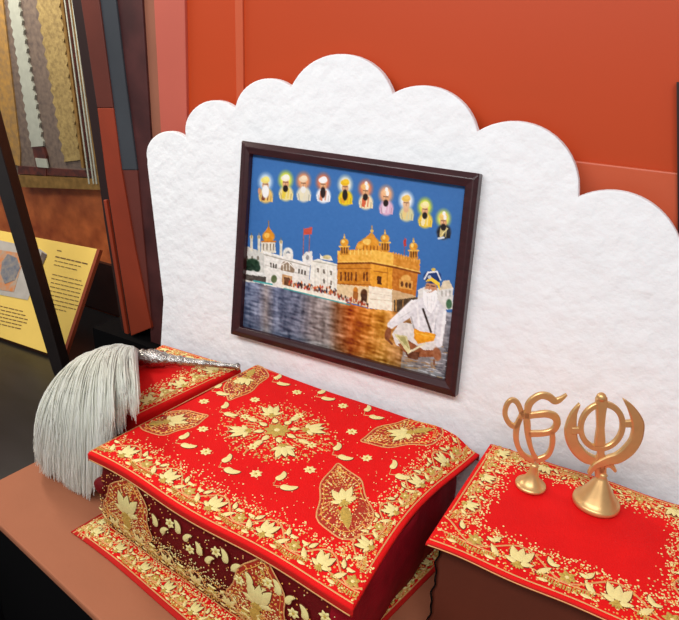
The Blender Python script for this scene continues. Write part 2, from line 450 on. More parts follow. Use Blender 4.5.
tag(bd, 'white textured board with a scalloped arched top leaning behind the red cloths', 'backdrop board')

# ------------------------------------------------------------------ framed picture
OQ = [(241.5, 140.5), (479.5, 173.5), (455, 397.5), (230.5, 334)]
IQ = [(249.5, 154), (465, 186.5), (444.8, 381), (239.5, 327)]
pc = onboard((350, 270), .01)
pic = thing('framed_picture', 'framed picture of a golden temple by water, dark wood frame, fixed to the white board', 'picture', pc)
def lerp2(a, b, t): return (a[0] + (b[0] - a[0]) * t, a[1] + (b[1] - a[1]) * t)
MQ = [lerp2(a, b, .45) for a, b in zip(OQ, IQ)]
rings = [[onboard(p, h) for p in Q] for Q, h in ((OQ, .0005), (OQ, .016), (MQ, .020), (IQ, .017), (IQ, .006))]
vs = [p for rg in rings for p in rg]
# keep the hidden rings straight behind the visible ones
for k in range(4):
    vs[k] = vs[4 + k] - V(BN) * .0155; vs[16 + k] = vs[12 + k] - V(BN) * .010
fs = [(i * 4 + k, i * 4 + (k + 1) % 4, (i + 1) * 4 + (k + 1) % 4, (i + 1) * 4 + k) for i in range(4) for k in range(4)] + [(3, 2, 1, 0)]
bevel(mesh('frame', vs, fs, M['frame'], pic), .0012)
# the print: a fine coloured mesh, painted in the print's own plane
NU, NV = 330, 300
def homog(src, dst):
    A = []
    for (x, y), (X, Y) in zip(src, dst):
        A.append([x, y, 1, 0, 0, 0, -X * x, -X * y, X]); A.append([0, 0, 0, x, y, 1, -Y * x, -Y * y, Y])
    A = np.array(A); h = np.linalg.solve(A[:, :8], A[:, 8]); return np.append(h, 1).reshape(3, 3)
H = homog([(0, 0), (1, 0), (1, 1), (0, 1)], IQ)
ss, tt = np.meshgrid(np.linspace(0, 1, NU + 1), np.linspace(0, 1, NV + 1))
ww = H[2, 0] * ss + H[2, 1] * tt + 1
X = ((H[0, 0] * ss + H[0, 1] * tt + H[0, 2]) / ww).ravel(); Y = ((H[1, 0] * ss + H[1, 1] * tt + H[1, 2]) / ww).ravel()
C = np.zeros((len(X), 3))
def blend(mask, c):
    c = np.asarray(c, float); mask = np.clip(mask, 0, 1)[:, None]; C[:] = C * (1 - mask) + c * mask
def ell(cx, cy, rx, ry, c, ang=0, soft=.25, op=1):
    a = math.radians(ang); dx, dy = X - cx, Y - cy
    x = (dx * math.cos(a) + dy * math.sin(a)) / rx; y = (-dx * math.sin(a) + dy * math.cos(a)) / ry
    d = np.sqrt(x * x + y * y); blend(np.clip((1 - d) / soft + .5, 0, 1) * op, c)
def poly(P, c, op=1):
    x0 = min(p[0] for p in P); x1 = max(p[0] for p in P); y0 = min(p[1] for p in P); y1 = max(p[1] for p in P)
    ins = np.zeros(len(X), bool); sel = (X >= x0) & (X <= x1) & (Y >= y0) & (Y <= y1)
    n = len(P); a = np.zeros(sel.sum(), bool); xs, ys = X[sel], Y[sel]
    for i in range(n):
        (xa, ya), (xb, yb) = P[i], P[(i + 1) % n]
        if ya == yb: continue
        cr = ((ya > ys) != (yb > ys)) & (xs < (xb - xa) * (ys - ya) / (yb - ya) + xa); a ^= cr
    ins[sel] = a; blend(ins.astype(float) * op, c)
def seg(a, b, w, c, op=1):
    ax, ay = a; bx, by = b; dx, dy = bx - ax, by - ay; L2 = dx * dx + dy * dy
    t = np.clip(((X - ax) * dx + (Y - ay) * dy) / L2, 0, 1); d = np.hypot(X - ax - t * dx, Y - ay - t * dy)
    blend(np.clip((w / 2 - d) / .5 + .5, 0, 1) * op, c)
# sky
C[:] = (62, 116, 182)
blend(np.clip((Y - 180) / 130, 0, 1) * .35, (44, 98, 168)); blend(np.clip((X - 400) / 90, 0, 1) * .3, (50, 96, 150))
C_SKY = C.copy()
# shore line height
shore = np.interp(X, [236, 255, 282, 330, 353, 368, 400, 470], [279, 281, 286, 297, 304.5, 308.5, 311, 313])
water = Y > shore
n1 = rng.random((NV + 1, NU + 1))
def blur(a, ku, kv):
    for _ in range(2):
        a = sum(np.roll(a, k, 1) for k in range(-ku, ku + 1)) / (2 * ku + 1); a = sum(np.roll(a, k, 0) for k in range(-kv, kv + 1)) / (2 * kv + 1)
    return (a - a.mean()) / a.std()
rip = blur(n1, 5, 1).ravel(); col_n = blur(rng.random((NV + 1, NU + 1)), 2, 14).ravel()
wc = np.stack([np.interp(X, [235, 258, 266, 275, 298, 312, 328, 338, 350, 366, 382, 398, 425, 450], k) for k in (
    [92, 112, 170, 100, 98, 150, 160, 150, 186, 206, 226, 190, 130, 150],
    [112, 120, 160, 110, 104, 140, 148, 96, 92, 122, 160, 128, 110, 150],
    [146, 146, 160, 138, 126, 140, 142, 58, 26, 34, 62, 60, 90, 160])], 1)
dark = np.clip((Y - shore) / 60, 0, 1)[:, None]
wc = wc * (1 - .22 * dark) + rip[:, None] * 17 + col_n[:, None] * 12
C[water] = np.clip(wc, 10, 250)[water]
# white buildings on the left
Wc, Wd = (236, 234, 226), (198, 196, 188)
poly([(240, 250), (246, 246), (265, 253), (265, 284), (240, 281)], (214, 214, 206))
for x in (247, 252, 258): poly([(x - 1, 256), (x + 1, 256), (x + 1, 260), (x - 1, 260)], (130, 124, 110))
for x, y in ((251.5, 238), (259, 238), (281, 243)):
    seg((x, y), (x, y + 12), 2.6, (226, 220, 200)); ell(x, y - 1, 1.7, 2, (214, 196, 150)); seg((x, y - 5), (x, y), .7, (120, 110, 90))
poly([(261, 242), (275, 242), (276, 253), (261, 253)], (228, 222, 205))
for x in (263.5, 267, 270.5, 273.5): seg((x, 244), (x, 250), .9, (120, 100, 80))
ell(268.5, 236.5, 6.2, 5.6, (226, 146, 36)); ell(267, 235, 2.6, 3.2, (250, 196, 90)); poly([(264, 233), (273, 233), (268.6, 226)], (222, 140, 36)); seg((268.6, 221), (268.8, 229), .9, (170, 120, 40)); seg((262, 241.5), (275.5, 241.5), 1.6, (206, 120, 30))
poly([(264, 252), (310, 264), (309, 293), (264, 285)], Wc)
seg((264, 252), (311, 264.5), 1.5, (250, 248, 240)); seg((264, 254.5), (311, 267), .9, (168, 160, 146)); seg((265, 265), (309, 276), .6, (190, 186, 176))
ell(288, 253, 5, 5.5, (240, 238, 230)); ell(288, 254, 2.2, 3, (150, 160, 170)); poly([(283, 253), (293, 254), (293, 260), (283, 258)], (232, 230, 222))
for x, y in ((271, 265), (273.5, 265.6), (276, 266.2), (299, 271), (302, 271.8), (305, 272.6)): poly([(x - .8, y - 2.2), (x + .8, y - 2), (x + .8, y + 2.4), (x - .8, y + 2.2)], (92, 84, 76))
poly([(281, 264), (284, 261.5), (291, 263), (294.5, 268), (294, 273), (281, 270)], (150, 128, 104)); seg((281, 265), (287.5, 261.5), 1, (244, 240, 230)); seg((287.5, 261.5), (295, 269), 1, (244, 240, 230))
for x in (283.5, 286.5, 289.5): seg((x, 265), (x, 270), 1, (230, 224, 210))
poly([(282, 274), (292, 276), (292, 288), (282, 286)], (206, 160, 112)); poly([(284, 277), (290, 278), (290, 287), (284, 286)], (110, 70, 44))
poly([(302, 256), (306, 252), (312, 251), (313, 262), (310, 266), (303, 263)], (232, 230, 224)); ell(307.5, 257.5, 1.6, 2.4, (150, 150, 150))
seg((303.8, 228), (303.2, 255), .8, (170, 96, 92)); seg((310, 227), (309, 252), .8, (170, 96, 92)); poly([(304, 229), (312, 227), (312, 234), (304, 235)], (206, 84, 66))
poly([(311, 261), (318, 259), (337, 264), (338, 300), (309, 293)], (240, 238, 226)); seg((313, 261), (338, 266), 1.4, (200, 196, 180)); poly([(320, 254), (322, 256), (331, 256), (333, 261), (320, 259)], (236, 232, 220)); ell(327, 257, 4, 2, (212, 196, 140))
for x, y in ((318, 270), (324, 271.5), (331, 273), (324, 281), (331, 283)): poly([(x - 1, y - 2.4), (x + 1, y - 2), (x + 1, y + 2.4), (x - 1, y + 2)], (132, 124, 112))
for x in (315, 321, 327.6, 334): seg((x, 266), (x, 291), .5, (204, 200, 186))
ell(252, 264.5, 7.5, 6, (34, 62, 42)); ell(249, 267, 5, 4, (24, 48, 34)); ell(257, 268, 3.5, 4, (28, 54, 38))
poly([(243, 270), (264, 273), (266, 276), (245, 273.5)], (232, 234, 230)); poly([(243, 274), (266, 277), (266, 284), (243, 279)], (80, 72, 66))
ell(274, 279, 3, 4, (96, 110, 72))
seg((254, 281), (272, 284.4), 1.6, (70, 170, 170))
# quay and crowd
for _ in range(230):
    x = rng.uniform(288, 358); y = np.interp(x, [282, 330, 358], [283, 293, 302]) - abs(rng.normal(0, 2.6)) + .6
    c = [(196, 60, 40), (60, 40, 36), (232, 220, 200), (214, 120, 60), (120, 80, 60), (40, 50, 80)][rng.integers(6)]
    ell(x, y, .8, 1.5, c, soft=.6)
seg((282, 286.0), (345, 302.2), 3.2, (246, 240, 222)); seg((284, 288.4), (350, 305), 1.2, (70, 164, 162))
# golden building
G1, G2, G3 = (218, 140, 34), (240, 178, 66), (158, 84, 22)
poly([(337.5, 251), (371, 248), (371, 300), (337, 289)], (208, 132, 36)); poly([(370.5, 248), (393, 253), (392, 296), (370, 296)], (234, 160, 46)); poly([(392.5, 253), (419.5, 260), (415.5, 300), (392, 296)], (196, 116, 34))
poly([(338, 252), (371, 249), (371, 262), (338, 262.5)], (240, 178, 70)); poly([(371, 249), (393.5, 253.5), (393, 265), (371, 262)], (246, 190, 80)); poly([(393.5, 253.5), (420, 260.5), (419.5, 271), (393, 265)], (214, 140, 46))
for t in np.linspace(0, 1, 9): seg((338 + 33 * t, 251.4 - 2.5 * t), (338 + 33 * t, 254), 1.3, (252, 206, 104))
for t in np.linspace(0, 1, 11): seg((393.5 + 26 * t, 252.6 + 7 * t), (393.5 + 26 * t, 256 + 7 * t), 1.4, (232, 164, 70))
for a_, b_ in (((338, 263.5), (371, 263)), ((371, 263), (393, 267)), ((393, 267), (420, 273.5))): seg(a_, b_, 1.7, (122, 62, 18)); seg((a_[0], a_[1] - 1.6), (b_[0], b_[1] - 1.6), .9, (252, 204, 100))
for x in (341, 345.5, 348.5, 351.5, 356, 364, 367): poly([(x - .9, 272), (x + .9, 272), (x + .9, 281), (x - .9, 281)], (118, 62, 18))
seg((338, 268.5), (371, 268.5), .7, (160, 90, 24)); seg((338, 284), (371, 285), 1, (160, 90, 24))
poly([(377, 276), (381.5, 276.8), (381.5, 284.8), (377, 284)], (82, 40, 14)); seg((374, 271), (388, 273), .9, (170, 96, 24)); seg((387.5, 268), (387, 288), .7, (190, 120, 30))
ell(406, 279, 5, 4.2, (232, 176, 90)); poly([(399, 279), (413, 281), (412, 290), (399, 288)], (224, 160, 74))
for x, y in ((402, 284), (406.5, 285), (410, 285.6)): ell(x, y, 1.4, 2.8, (90, 48, 20))
poly([(337, 284), (370, 287), (369, 308), (352, 303), (337, 297)], (232, 206, 160)); poly([(369, 286), (393, 289.5), (392, 311), (368, 308)], (250, 240, 218)); poly([(392, 289.5), (416, 296), (414, 312), (392, 311)], (210, 176, 130))
ell(364, 294, 3.4, 5, (94, 56, 30)); ell(355.5, 291, 2.4, 4, (210, 130, 40)); poly([(353, 291), (358, 292), (358, 303), (353, 301)], (170, 104, 44)); poly([(361, 294), (367, 294), (367, 305), (361, 303)], (74, 44, 28))
seg((370, 299), (392, 301), .6, (206, 190, 160)); seg((370, 293), (392, 296), .5, (214, 200, 176))
for _ in range(60):
    x = rng.uniform(337, 368); y = np.interp(x, [337, 368], [298, 307]) - abs(rng.normal(0, 2)); ell(x, y, .8, 1.5, [(60, 36, 30), (220, 200, 180), (180, 70, 40)][rng.integers(3)], soft=.6)
poly([(394, 300), (418, 297), (418, 312), (394, 312)], (84, 66, 46)); seg((396, 300), (396, 311), 1, (220, 160, 80)); seg((403, 300), (403, 311), .8, (190, 140, 80))
def kiosk(x, y, k=1):
    poly([(x - 4.4 * k, y + 4), (x + 4.4 * k, y + 4), (x + 4.6 * k, y + 13 * k), (x - 4.6 * k, y + 13 * k)], (208, 138, 44))
    for q in (-2.6, 0, 2.6): seg((x + q * k, y + 5), (x + q * k, y + 11 * k), 1.3 * k, (98, 56, 22))
    seg((x - 5.2 * k, y + 4), (x + 5.2 * k, y + 4), 1.5, (248, 196, 90)); ell(x, y, 4.4 * k, 4.2 * k, (228, 156, 44)); ell(x - 1.2, y - 1, 1.6 * k, 2 * k, (255, 216, 120)); seg((x, y - 8.5 * k), (x, y - 3), 1, (216, 160, 60)); ell(x, y - 5.5 * k, 1, 1, (240, 190, 80))
poly([(355, 249), (358, 242), (364, 240), (377, 243), (384, 250), (372, 250)], (220, 146, 44)); ell(370, 243.5, 9.5, 6.6, (226, 150, 40)); ell(367, 241.5, 4, 3.4, (250, 202, 100)); poly([(364, 239), (377, 239), (371.5, 232)], (222, 148, 42)); seg((372, 226), (372, 236), 1.2, (196, 150, 70)); ell(372, 231, 1.7, 1.5, (232, 190, 96))
for x in np.linspace(360, 381, 7): seg((x, 246), (x, 250), 1, (150, 84, 22))
ell(360, 246, 3.4, 3, (238, 172, 64))
kiosk(344.4, 242.5, .95); kiosk(385, 238.5, 1); kiosk(413.5, 246.5, .95)
seg((404.8, 238), (404.4, 255), .8, (150, 80, 90)); poly([(403.4, 240), (406.6, 238.5), (406.2, 246), (403.6, 246.5)], (190, 66, 62))
# far white building at the right edge
poly([(418, 290), (424, 287), (436, 288), (453, 288), (453, 309), (418, 312)], (228, 226, 220)); poly([(440, 290), (443, 281), (449, 280), (453, 288)], (222, 206, 176)); ell(449, 304, 3, 5, (70, 110, 78))
for x in (442, 446, 450): seg((x, 291), (x, 296), 1.1, (170, 164, 154))
# seated elder in white
poly([(405, 335), (440, 340), (447, 352), (444, 380), (400, 372)], (150, 150, 156), .7)
for _ in range(80):
    x, y = rng.uniform(400, 446), rng.uniform(345, 381); seg((x, y), (x + rng.uniform(3, 8), y + rng.uniform(.4, 2)), .9, [(226, 226, 230), (66, 64, 74), (180, 130, 70)][rng.integers(3)], .7)
poly([(400, 322), (420, 325), (440, 340), (436, 355), (412, 352), (396, 345), (392, 334)], (226, 222, 216))
poly([(398, 344), (408, 340), (424, 350), (436, 350), (434, 357), (420, 357), (404, 352)], (150, 88, 52)); poly([(405, 352), (420, 352), (418, 360), (408, 358)], (104, 60, 38))
poly([(414, 300), (424, 297), (438, 300), (445, 308), (446, 322), (442, 344), (434, 343), (436, 335), (414, 330), (410, 318), (394, 327), (388, 324), (404, 307)], (226, 225, 228)); seg((417, 303), (419, 326), 2, (244, 243, 243)); seg((438, 306), (432, 330), 2.4, (240, 239, 240)); seg((411, 310), (400, 316), 2, (204, 202, 206))
seg((413, 304), (391, 325), 7.5, (236, 235, 236)); seg((412, 301), (391, 321), 2.6, (252, 251, 250)); seg((443, 312), (439, 344), 7, (232, 231, 234)); seg((444.5, 312), (441, 343), 2.4, (250, 249, 249)); seg((436, 320), (434, 340), 1, (190, 190, 196)); seg((411, 317), (414, 328), 1.4, (176, 172, 172)); seg((400, 318), (410, 312), .8, (205, 203, 203))
poly([(414, 328), (420, 331), (436, 334), (434, 341), (418, 344), (414, 338)], (236, 158, 30)); seg((416, 333), (434, 337), .8, (250, 196, 70))
seg((423, 309), (431, 332), 2, (56, 40, 36))
ell(388, 334, 3.2, 6.5, (140, 82, 50), 10); seg((386, 338), (392, 344), 2, (126, 72, 44)); ell(437, 354, 4, 6.8, (156, 96, 62), -12); seg((434, 360), (434, 364), 1.6, (130, 80, 52))
poly([(394, 334), (407, 336), (411, 352), (408, 354)], (214, 206, 150)); poly([(408, 354), (411, 350), (426, 342), (426, 344)], (232, 226, 190)); poly([(397, 336), (405, 337), (409, 349)], (176, 170, 108))
ell(431, 288.5, 6, 8, (206, 146, 108)); poly([(423.5, 290), (427, 292.5), (431.5, 292.5), (436.5, 289.5), (437.5, 298), (435.5, 306), (431.5, 313), (428.5, 312), (424.5, 305), (422.6, 297)], (255, 255, 253)); seg((427, 296), (428, 309), .7, (222, 222, 224)); seg((432, 296), (431, 310), .7, (226, 226, 228)); seg((435, 296), (433, 305), .6, (226, 226, 228)); ell(428, 290.5, 4, 1.6, (240, 238, 232)); seg((426.4, 285.2), (428.6, 285.4), .9, (70, 44, 36)); seg((431.4, 285.8), (434.4, 286.4), .9, (70, 44, 36)); seg((429.8, 285.5), (429.2, 289.4), 1, (172, 110, 78))
ell(432.5, 277, 8.8, 6.6, (24, 52, 108)); poly([(425, 281.5), (431, 277), (440, 283), (440, 291), (437, 285), (431, 281)], (246, 206, 60)); seg((424.5, 279), (428, 272.5), 1.6, (236, 238, 240)); seg((428, 272.5), (437, 271.5), 1.6, (236, 238, 240)); seg((437, 271.5), (440.6, 280), 1.4, (236, 238, 240)); ell(429.5, 277, 1.8, 1.8, (206, 212, 220)); ell(433.5, 269.5, 2.2, 1.6, (222, 190, 90))
# ten haloed portraits: halo, robe, turban, beard
PORT = [(265.5, 187, (206, 224, 240), (238, 196, 110), (246, 226, 120), (250, 250, 246), (110, 50, 40)),
        (285.7, 185, (226, 230, 60), (240, 222, 150), (250, 240, 220), (36, 26, 24), (236, 206, 60)),
        (303.5, 186, (232, 140, 84), (228, 222, 200), (240, 214, 180), (240, 238, 232), (236, 226, 190)),
        (323.2, 187, (220, 112, 66), (248, 246, 246), (252, 250, 248), (44, 28, 28), (206, 110, 70)),
        (345.2, 189.5, (250, 244, 210), (240, 206, 30), (240, 190, 30), (32, 26, 24), (230, 160, 40)),
        (365.6, 193.5, (226, 120, 76), (246, 224, 180), (240, 186, 110), (36, 24, 22), (214, 80, 44)),
        (386, 199.5, (238, 160, 110), (222, 176, 200), (244, 190, 140), (36, 24, 22), (236, 214, 226)),
        (406.3, 205.5, (250, 250, 244), (214, 208, 160), (232, 190, 90), (226, 180, 140), (236, 206, 130)),
        (425, 212, (220, 224, 50), (244, 206, 70), (248, 226, 160), (32, 24, 22), (246, 236, 200)),
        (443.5, 223.5, (226, 224, 80), (40, 40, 48), (236, 196, 110), (30, 24, 24), (230, 206, 130))]
for k, (x, y, halo, robe, turb, beard, acc) in enumerate(PORT):
    ell(x, y - 5, 6.6, 8.4, halo, soft=.7, op=.9); ell(x, y - 5, 5, 6.4, tuple(min(255, c + 30) for c in halo), soft=.6, op=.6)
    lean = 9 if k in (8, 9) else 3
    poly([(x - 6.6, y + 8), (x - 2, y + 3), (x + 2.4, y + 3), (x + 7.2, y + 9), (x + 7, y + 15), (x - 5.8, y + 14)], robe)
    ell(x + .3, y + 8.5, 7, 7.6, robe, lean, soft=.35); poly([(x - 3, y + 4), (x + 1, y + 6), (x - 1, y + 14), (x - 4.4, y + 13)], acc, .85)
    seg((x + 3, y + 4), (x + 2, y + 13), 1.2, acc, .7)
    ell(x, y - 1.5, 3.3, 4.8, (222, 164, 118)); ell(x - .6, y - 1.6, 1.8, 3, (236, 186, 142), op=.7); ell(x - .2, y + (3.6 if k not in (3, 4) else 5.4), 2.6, 3.5 if k not in (3, 4) else 5.6, beard, soft=.3)
    seg((x - 5, y + 8), (x - 4, y + 14), 1, tuple(c * .82 for c in robe)); seg((x + 5.6, y + 9), (x + 5, y + 14), 1, tuple(c * .82 for c in robe))
    if k == 7: ell(x, y - .8, 3, 4, (232, 190, 150))
    ell(x - .2, y - 6.8, 4.4, 3.0, turb); ell(x + .6, y - 8.4, 3, 2.2, tuple(min(255, c + 14) for c in turb)); seg((x - 2.2, y - 2.9), (x + 2, y - 2.7), .7, (90, 54, 40)); seg((x, y - 2), (x - .2, y + .2), .6, (176, 112, 76))
    if k in (5, 6, 9): ell(x + .6, y - 10, 1.6, 2.2, (250, 250, 246)); ell(x + 1.5, y - 6, 1.6, 2.6, (250, 246, 236))
    if k == 0: ell(x - 6, y + 4, 1.6, 3.2, (220, 160, 120)); ell(x, y + 4.5, 3.6, 6.5, beard, soft=.3)
    if k == 9: seg((x + 4, y + 5), (x - 3, y + 13), 1.1, (240, 220, 150)); seg((x - 5, y + 15), (x, y + 14), 2, (226, 230, 236))
gr = blur(rng.random((NV + 1, NU + 1)), 1, 1).ravel()[:, None]; gb = np.clip(np.abs(C - C_SKY).sum(1) / 40 - .3, 0, 1)[:, None] * np.clip((Y - 226) / 10, 0, 1)[:, None]
C = np.clip(C * 1.02 + gr * (1.0 + 6.5 * gb), 0, 255) / 255
LC = np.where(C <= .04045, C / 12.92, ((C + .055) / 1.055) ** 2.4)
PO = BO + BN * .008
D = np.stack([X - 339.5, Y - 310, np.full_like(X, F)], 1) @ ROT.T
num = float(np.dot(PO - CAM, BN)); P3 = CAM + D * (num / (D @ BN))[:, None] - np.array(pc)
me = bpy.data.meshes.new('print')
idx = np.arange((NV + 1) * (NU + 1)).reshape(NV + 1, NU + 1)
q = np.stack([idx[:-1, :-1], idx[1:, :-1], idx[1:, 1:], idx[:-1, 1:]], -1).reshape(-1, 4)
me.vertices.add(len(P3)); me.vertices.foreach_set('co', P3.astype(np.float32).ravel())
me.loops.add(q.size); me.loops.foreach_set('vertex_index', q.ravel().astype(np.int32))
me.polygons.add(len(q)); me.polygons.foreach_set('loop_start', np.arange(0, q.size, 4, dtype=np.int32))
me.update(calc_edges=True); me.validate()
at_ = me.color_attributes.new('print_colour', 'FLOAT_COLOR', 'POINT')
at_.data.foreach_set('color', np.concatenate([LC, np.ones((len(LC), 1))], 1).astype(np.float32).ravel())
pm = mat('glossy_photo_print', (128, 128, 128), .45, spec=.25)
an = pm.node_tree.nodes.new('ShaderNodeAttribute'); an.attribute_name = 'print_colour'
pm.node_tree.links.new(an.outputs['Color'], pm.node_tree.nodes['Principled BSDF'].inputs['Base Color'])
me.materials.append(pm)
pr = link('print', me, pic); pr['label'] = 'printed picture: golden temple, ten haloed portraits and a seated elder in white'

# ------------------------------------------------------------------ cloth-covered block
BZ = .89
c00 = onz((90, 452), BZ); c10 = onz((353, 605), BZ); c11 = onz((478, 453), BZ - .014); c01 = onz((257, 366), BZ)
c11.z = BZ; 
def dfm(s, t):
    z = .0045 * math.exp(-((s - .84) / .07) ** 2) * smooth01((t - .4) / .5) - .014 * smooth01((s - .90) / .10) * smooth01((t - .35) / .6)
    z += .0012 * math.sin(9 * s + 2 * t) * math.sin(7 * t + 1) + .004 * math.exp(-(((s - .80 + .10 * (t - .5)) / .035) ** 2)) * math.exp(-((t - .42) / .16) ** 2)
    x = -.013 * math.sin(math.pi * t) * smooth01((s - .6) / .4) 
    y = .002 * math.sin(11 * s) * (1 - t)
    return V((x, y, z))
S1, W1, D1 = draped(c00, c10, c11, c01, dfm, .0022)
LIP = .0125
# body
body = thing('cloth_covered_block', 'low block wrapped in maroon embroidered cloth under the largest red cloth', 'covered block', (-.36, .55, TZ))
bl = [V((-.578, .4435, 0)), V((-.198, .403, 0)), V((-.174, .690, 0)), V((-.530, .695, 0))]
tl = [V((-.545, .4235, 0)), V((-.181, .396, 0)), V((-.176, .690, 0)), V((-.515, .70, 0))]
def rnd(c, rad=.02, n=7):
    o = []
    for i in range(4):
        p, a, b_ = c[i], c[i - 1], c[(i + 1) % 4]
        d1 = (a - p).normalized(); d2 = (b_ - p).normalized()
        p1, p2 = p + d1 * rad, p + d2 * rad
        for k in range(n + 1):
            t = k / n; o.append(p1 * (1 - t) ** 2 + p * 2 * t * (1 - t) + p2 * t * t)
    # insert points on the long sides
    r2 = []
    for i, p in enumerate(o):
        r2.append(p); qn = o[(i + 1) % len(o)]
        if (qn - p).length > .05:
            for k in range(1, 16): r2.append(p.lerp(qn, k / 16))
    return r2
bb, tp = rnd(bl), rnd(tl)
zb, zt = TZ + .0055, BZ - .010
vs, fs = [], []; NL = 9; n = len(bb)
for j in range(NL + 1):
    t = j / NL
    for i in range(n):
        p = bb[i].lerp(tp[i], t); cen = V((-.36, .55, 0)); d = (p - cen).normalized()
        k = .006 * math.sin(math.pi * t) + .0016 * math.sin(i * 1.3 + 3 * t)
        vs.append(V((p.x + d.x * k, p.y + d.y * k, zb + (zt - zb) * t)))
for j in range(NL):
    for i in range(n): fs.append((j * n + i, j * n + (i + 1) % n, (j + 1) * n + (i + 1) % n, (j + 1) * n + i))
fs.append(tuple(range(n))[::-1]); fs.append(tuple(NL * n + i for i in range(n)))
mesh('wrapping', vs, fs, [M['darkred'], M['crimson']], body, [1 if (sum(vs[i].x for i in f) / len(f) > -.205 and len(f) == 4) else 0 for f in fs], True)  # right faces take a lighter crimson that stands in for light on them
# rolled corner of the wrapping
kn = onz((80, 487), BZ - .055)
bmk = bmesh.new(); bmesh.ops.create_uvsphere(bmk, u_segments=20, v_segments=14, radius=1)
kv = [V((q.co.x * .011 * (1 + .15 * math.sin(5 * q.co.z)), q.co.y * .010, q.co.z * .012)) + kn + V((.018, .020, -.002)) for q in bmk.verts]; kf = [tuple(x.index for x in q.verts) for q in bmk.faces]; bmk.free()
mesh('rolled_corner', kv, kf, M['darkred'], body, smooth=True)
# embroidery on the block's front face
FL = (bl[1] - bl[0]).length
def SF(u, v):
    s = u / FL; t = (v) / (zt - zb)
    p = bl[0].lerp(bl[1], s).lerp(tl[0].lerp(tl[1], s), t); d = (p - V((-.36, .55, 0))).normalized(); k = .006 * math.sin(math.pi * min(1, max(0, t))) + .0022
    return V((p.x + d.x * k, p.y + d.y * k, zb + v))
E1 = Emb(SF, box=(.004, .001, FL - .004, .13))
hgt = zt - zb
E1.border((.012, .002), (FL - .012, .002), .045, .05, inset=.002, dens=1.3, spill=.012, lot=.30)
for k in range(7):
    x = .118 + .036 * k
    if .20 < x < .30 and k > 3: pass
    E1.paisley(x, .075 + .012 * (k % 2), .020, 1.9, 1); E1.paisley(x + .012, .070 + .012 * (k % 2), .018, 1.1, -1)
    E1.flower(x + .022, .095 - .02 * (k % 2), .0075, 6)
E1.teardrop(.275, .066, .12, .075, 1.57, 110)
E1.teardrop(.065, .072, .11, .085, 1.57, 140)
E1.scatter(lambda: (random.uniform(.01, .11), random.uniform(.03, hgt - .005)), 200, .0008, .0014)
E1.scatter(lambda: (random.uniform(.11, FL - .01), random.uniform(.04, hgt - .01)), 200, .0007, .0012)
E1.build(body)
# black side drape with gold specks hanging on the right of the block
def SR(u, v):
    a = V((-.160, .40 + u, TZ + .006 + v)); a.x = -.1815 + .03 * u / .3 - .004 * math.sin(v / .11 * 2.5) - .0 * v
    return a
def SRd(u, v): p = SR(u, v); p.x += .0035 * math.sin(u * 90); return p

# top cloth
tc = thing('altar_cloth', 'large red gold-embroidered cloth with a central floral medallion, draped over the block', 'cloth', (-.36, .55, BZ))
hemf = lambda u, v: 1 if (v < -.0035 or u > W1 + .0035 or u < -.0035 or v > D1 + .0035) else 0
tc_cloth = sheet('cloth', S1, -LIP, W1 + .006, -LIP, D1 + LIP, 130, 110, None, tc, .0016, idxf=hemf, mats=[M['red'], M['hem']])
E2 = Emb(S1, box=(0, 0, W1, D1))
uv = lambda x, y: inv_quad(S1, W1, D1, (x, y), BZ)
E2.border((0, 0), (W1, 0), .047, .073, inset=.003, dens=1.1)
E2.border((W1, .04), (W1, D1), .040, .062, inset=.004, dens=1.1)
E2.line([(-.002, 0), (-.002, D1)], .0016, 2); E2.line([(0, D1 - .002), (W1 * .99, D1 - .002)], .0016, 2)
N = 60; E2.line([(W1 * k / N, -.0108) for k in range(N + 1)], .0014, 2)
# centre medallion
cu, cv = uv(277, 431); ra = .070; rb = .060
E2.flower(cu, cv, .017, 8, 1, 0)
for k in range(8): a = 2 * math.pi * k / 8; E2.leaf(cu + .017 * math.cos(a), cv + .017 * math.sin(a), .014, .008, a, 0)
for k in range(4):
    a = math.pi / 4 + math.pi / 2 * k; E2.lotus(cu + ra * .62 * math.cos(a), cv + rb * .62 * math.sin(a), .0185, a)
    a = math.pi / 2 * k; E2.leaf(cu + ra * .5 * math.cos(a), cv + rb * .5 * math.sin(a), .018, .009, a, 0); E2.flower(cu + ra * .8 * math.cos(a), cv + rb * .8 * math.sin(a), .007)
for k in range(32):
    a = 2 * math.pi * k / 32; p = (cu + ra * .92 * math.cos(a), cv + rb * .92 * math.sin(a))
    E2.leaf(*p, .009, .003, a, 2, out=False); E2.line([(cu + ra * .45 * math.cos(a), cv + rb * .45 * math.sin(a)), (cu + ra * .7 * math.cos(a + .1), cv + rb * .7 * math.sin(a + .1))], .0011, 2)
def ringf():
    a = random.random() * 2 * math.pi; k = random.betavariate(3, 1.8) * 1.22; return (cu + ra * k * math.cos(a), cv + rb * k * math.sin(a))
E2.scatter(ringf, 900, .0008, .0016, (0, 2, 3, 1))
# medallions
def drop(tip, foot, w, fill=100):
    a_, b_ = uv(*tip), uv(*foot); L = math.hypot(a_[0] - b_[0], a_[1] - b_[1])
    E2.teardrop((a_[0] + b_[0]) / 2, (a_[1] + b_[1]) / 2, L, w, math.atan2(a_[1] - b_[1], a_[0] - b_[0]), fill)
drop((338, 463), (350, 540), .062, 190)
drop((361, 441), (446, 426), .064, 170)
drop((208, 415), (128, 421), .058, 110)
drop((229, 400), (252, 362), .052, 110)
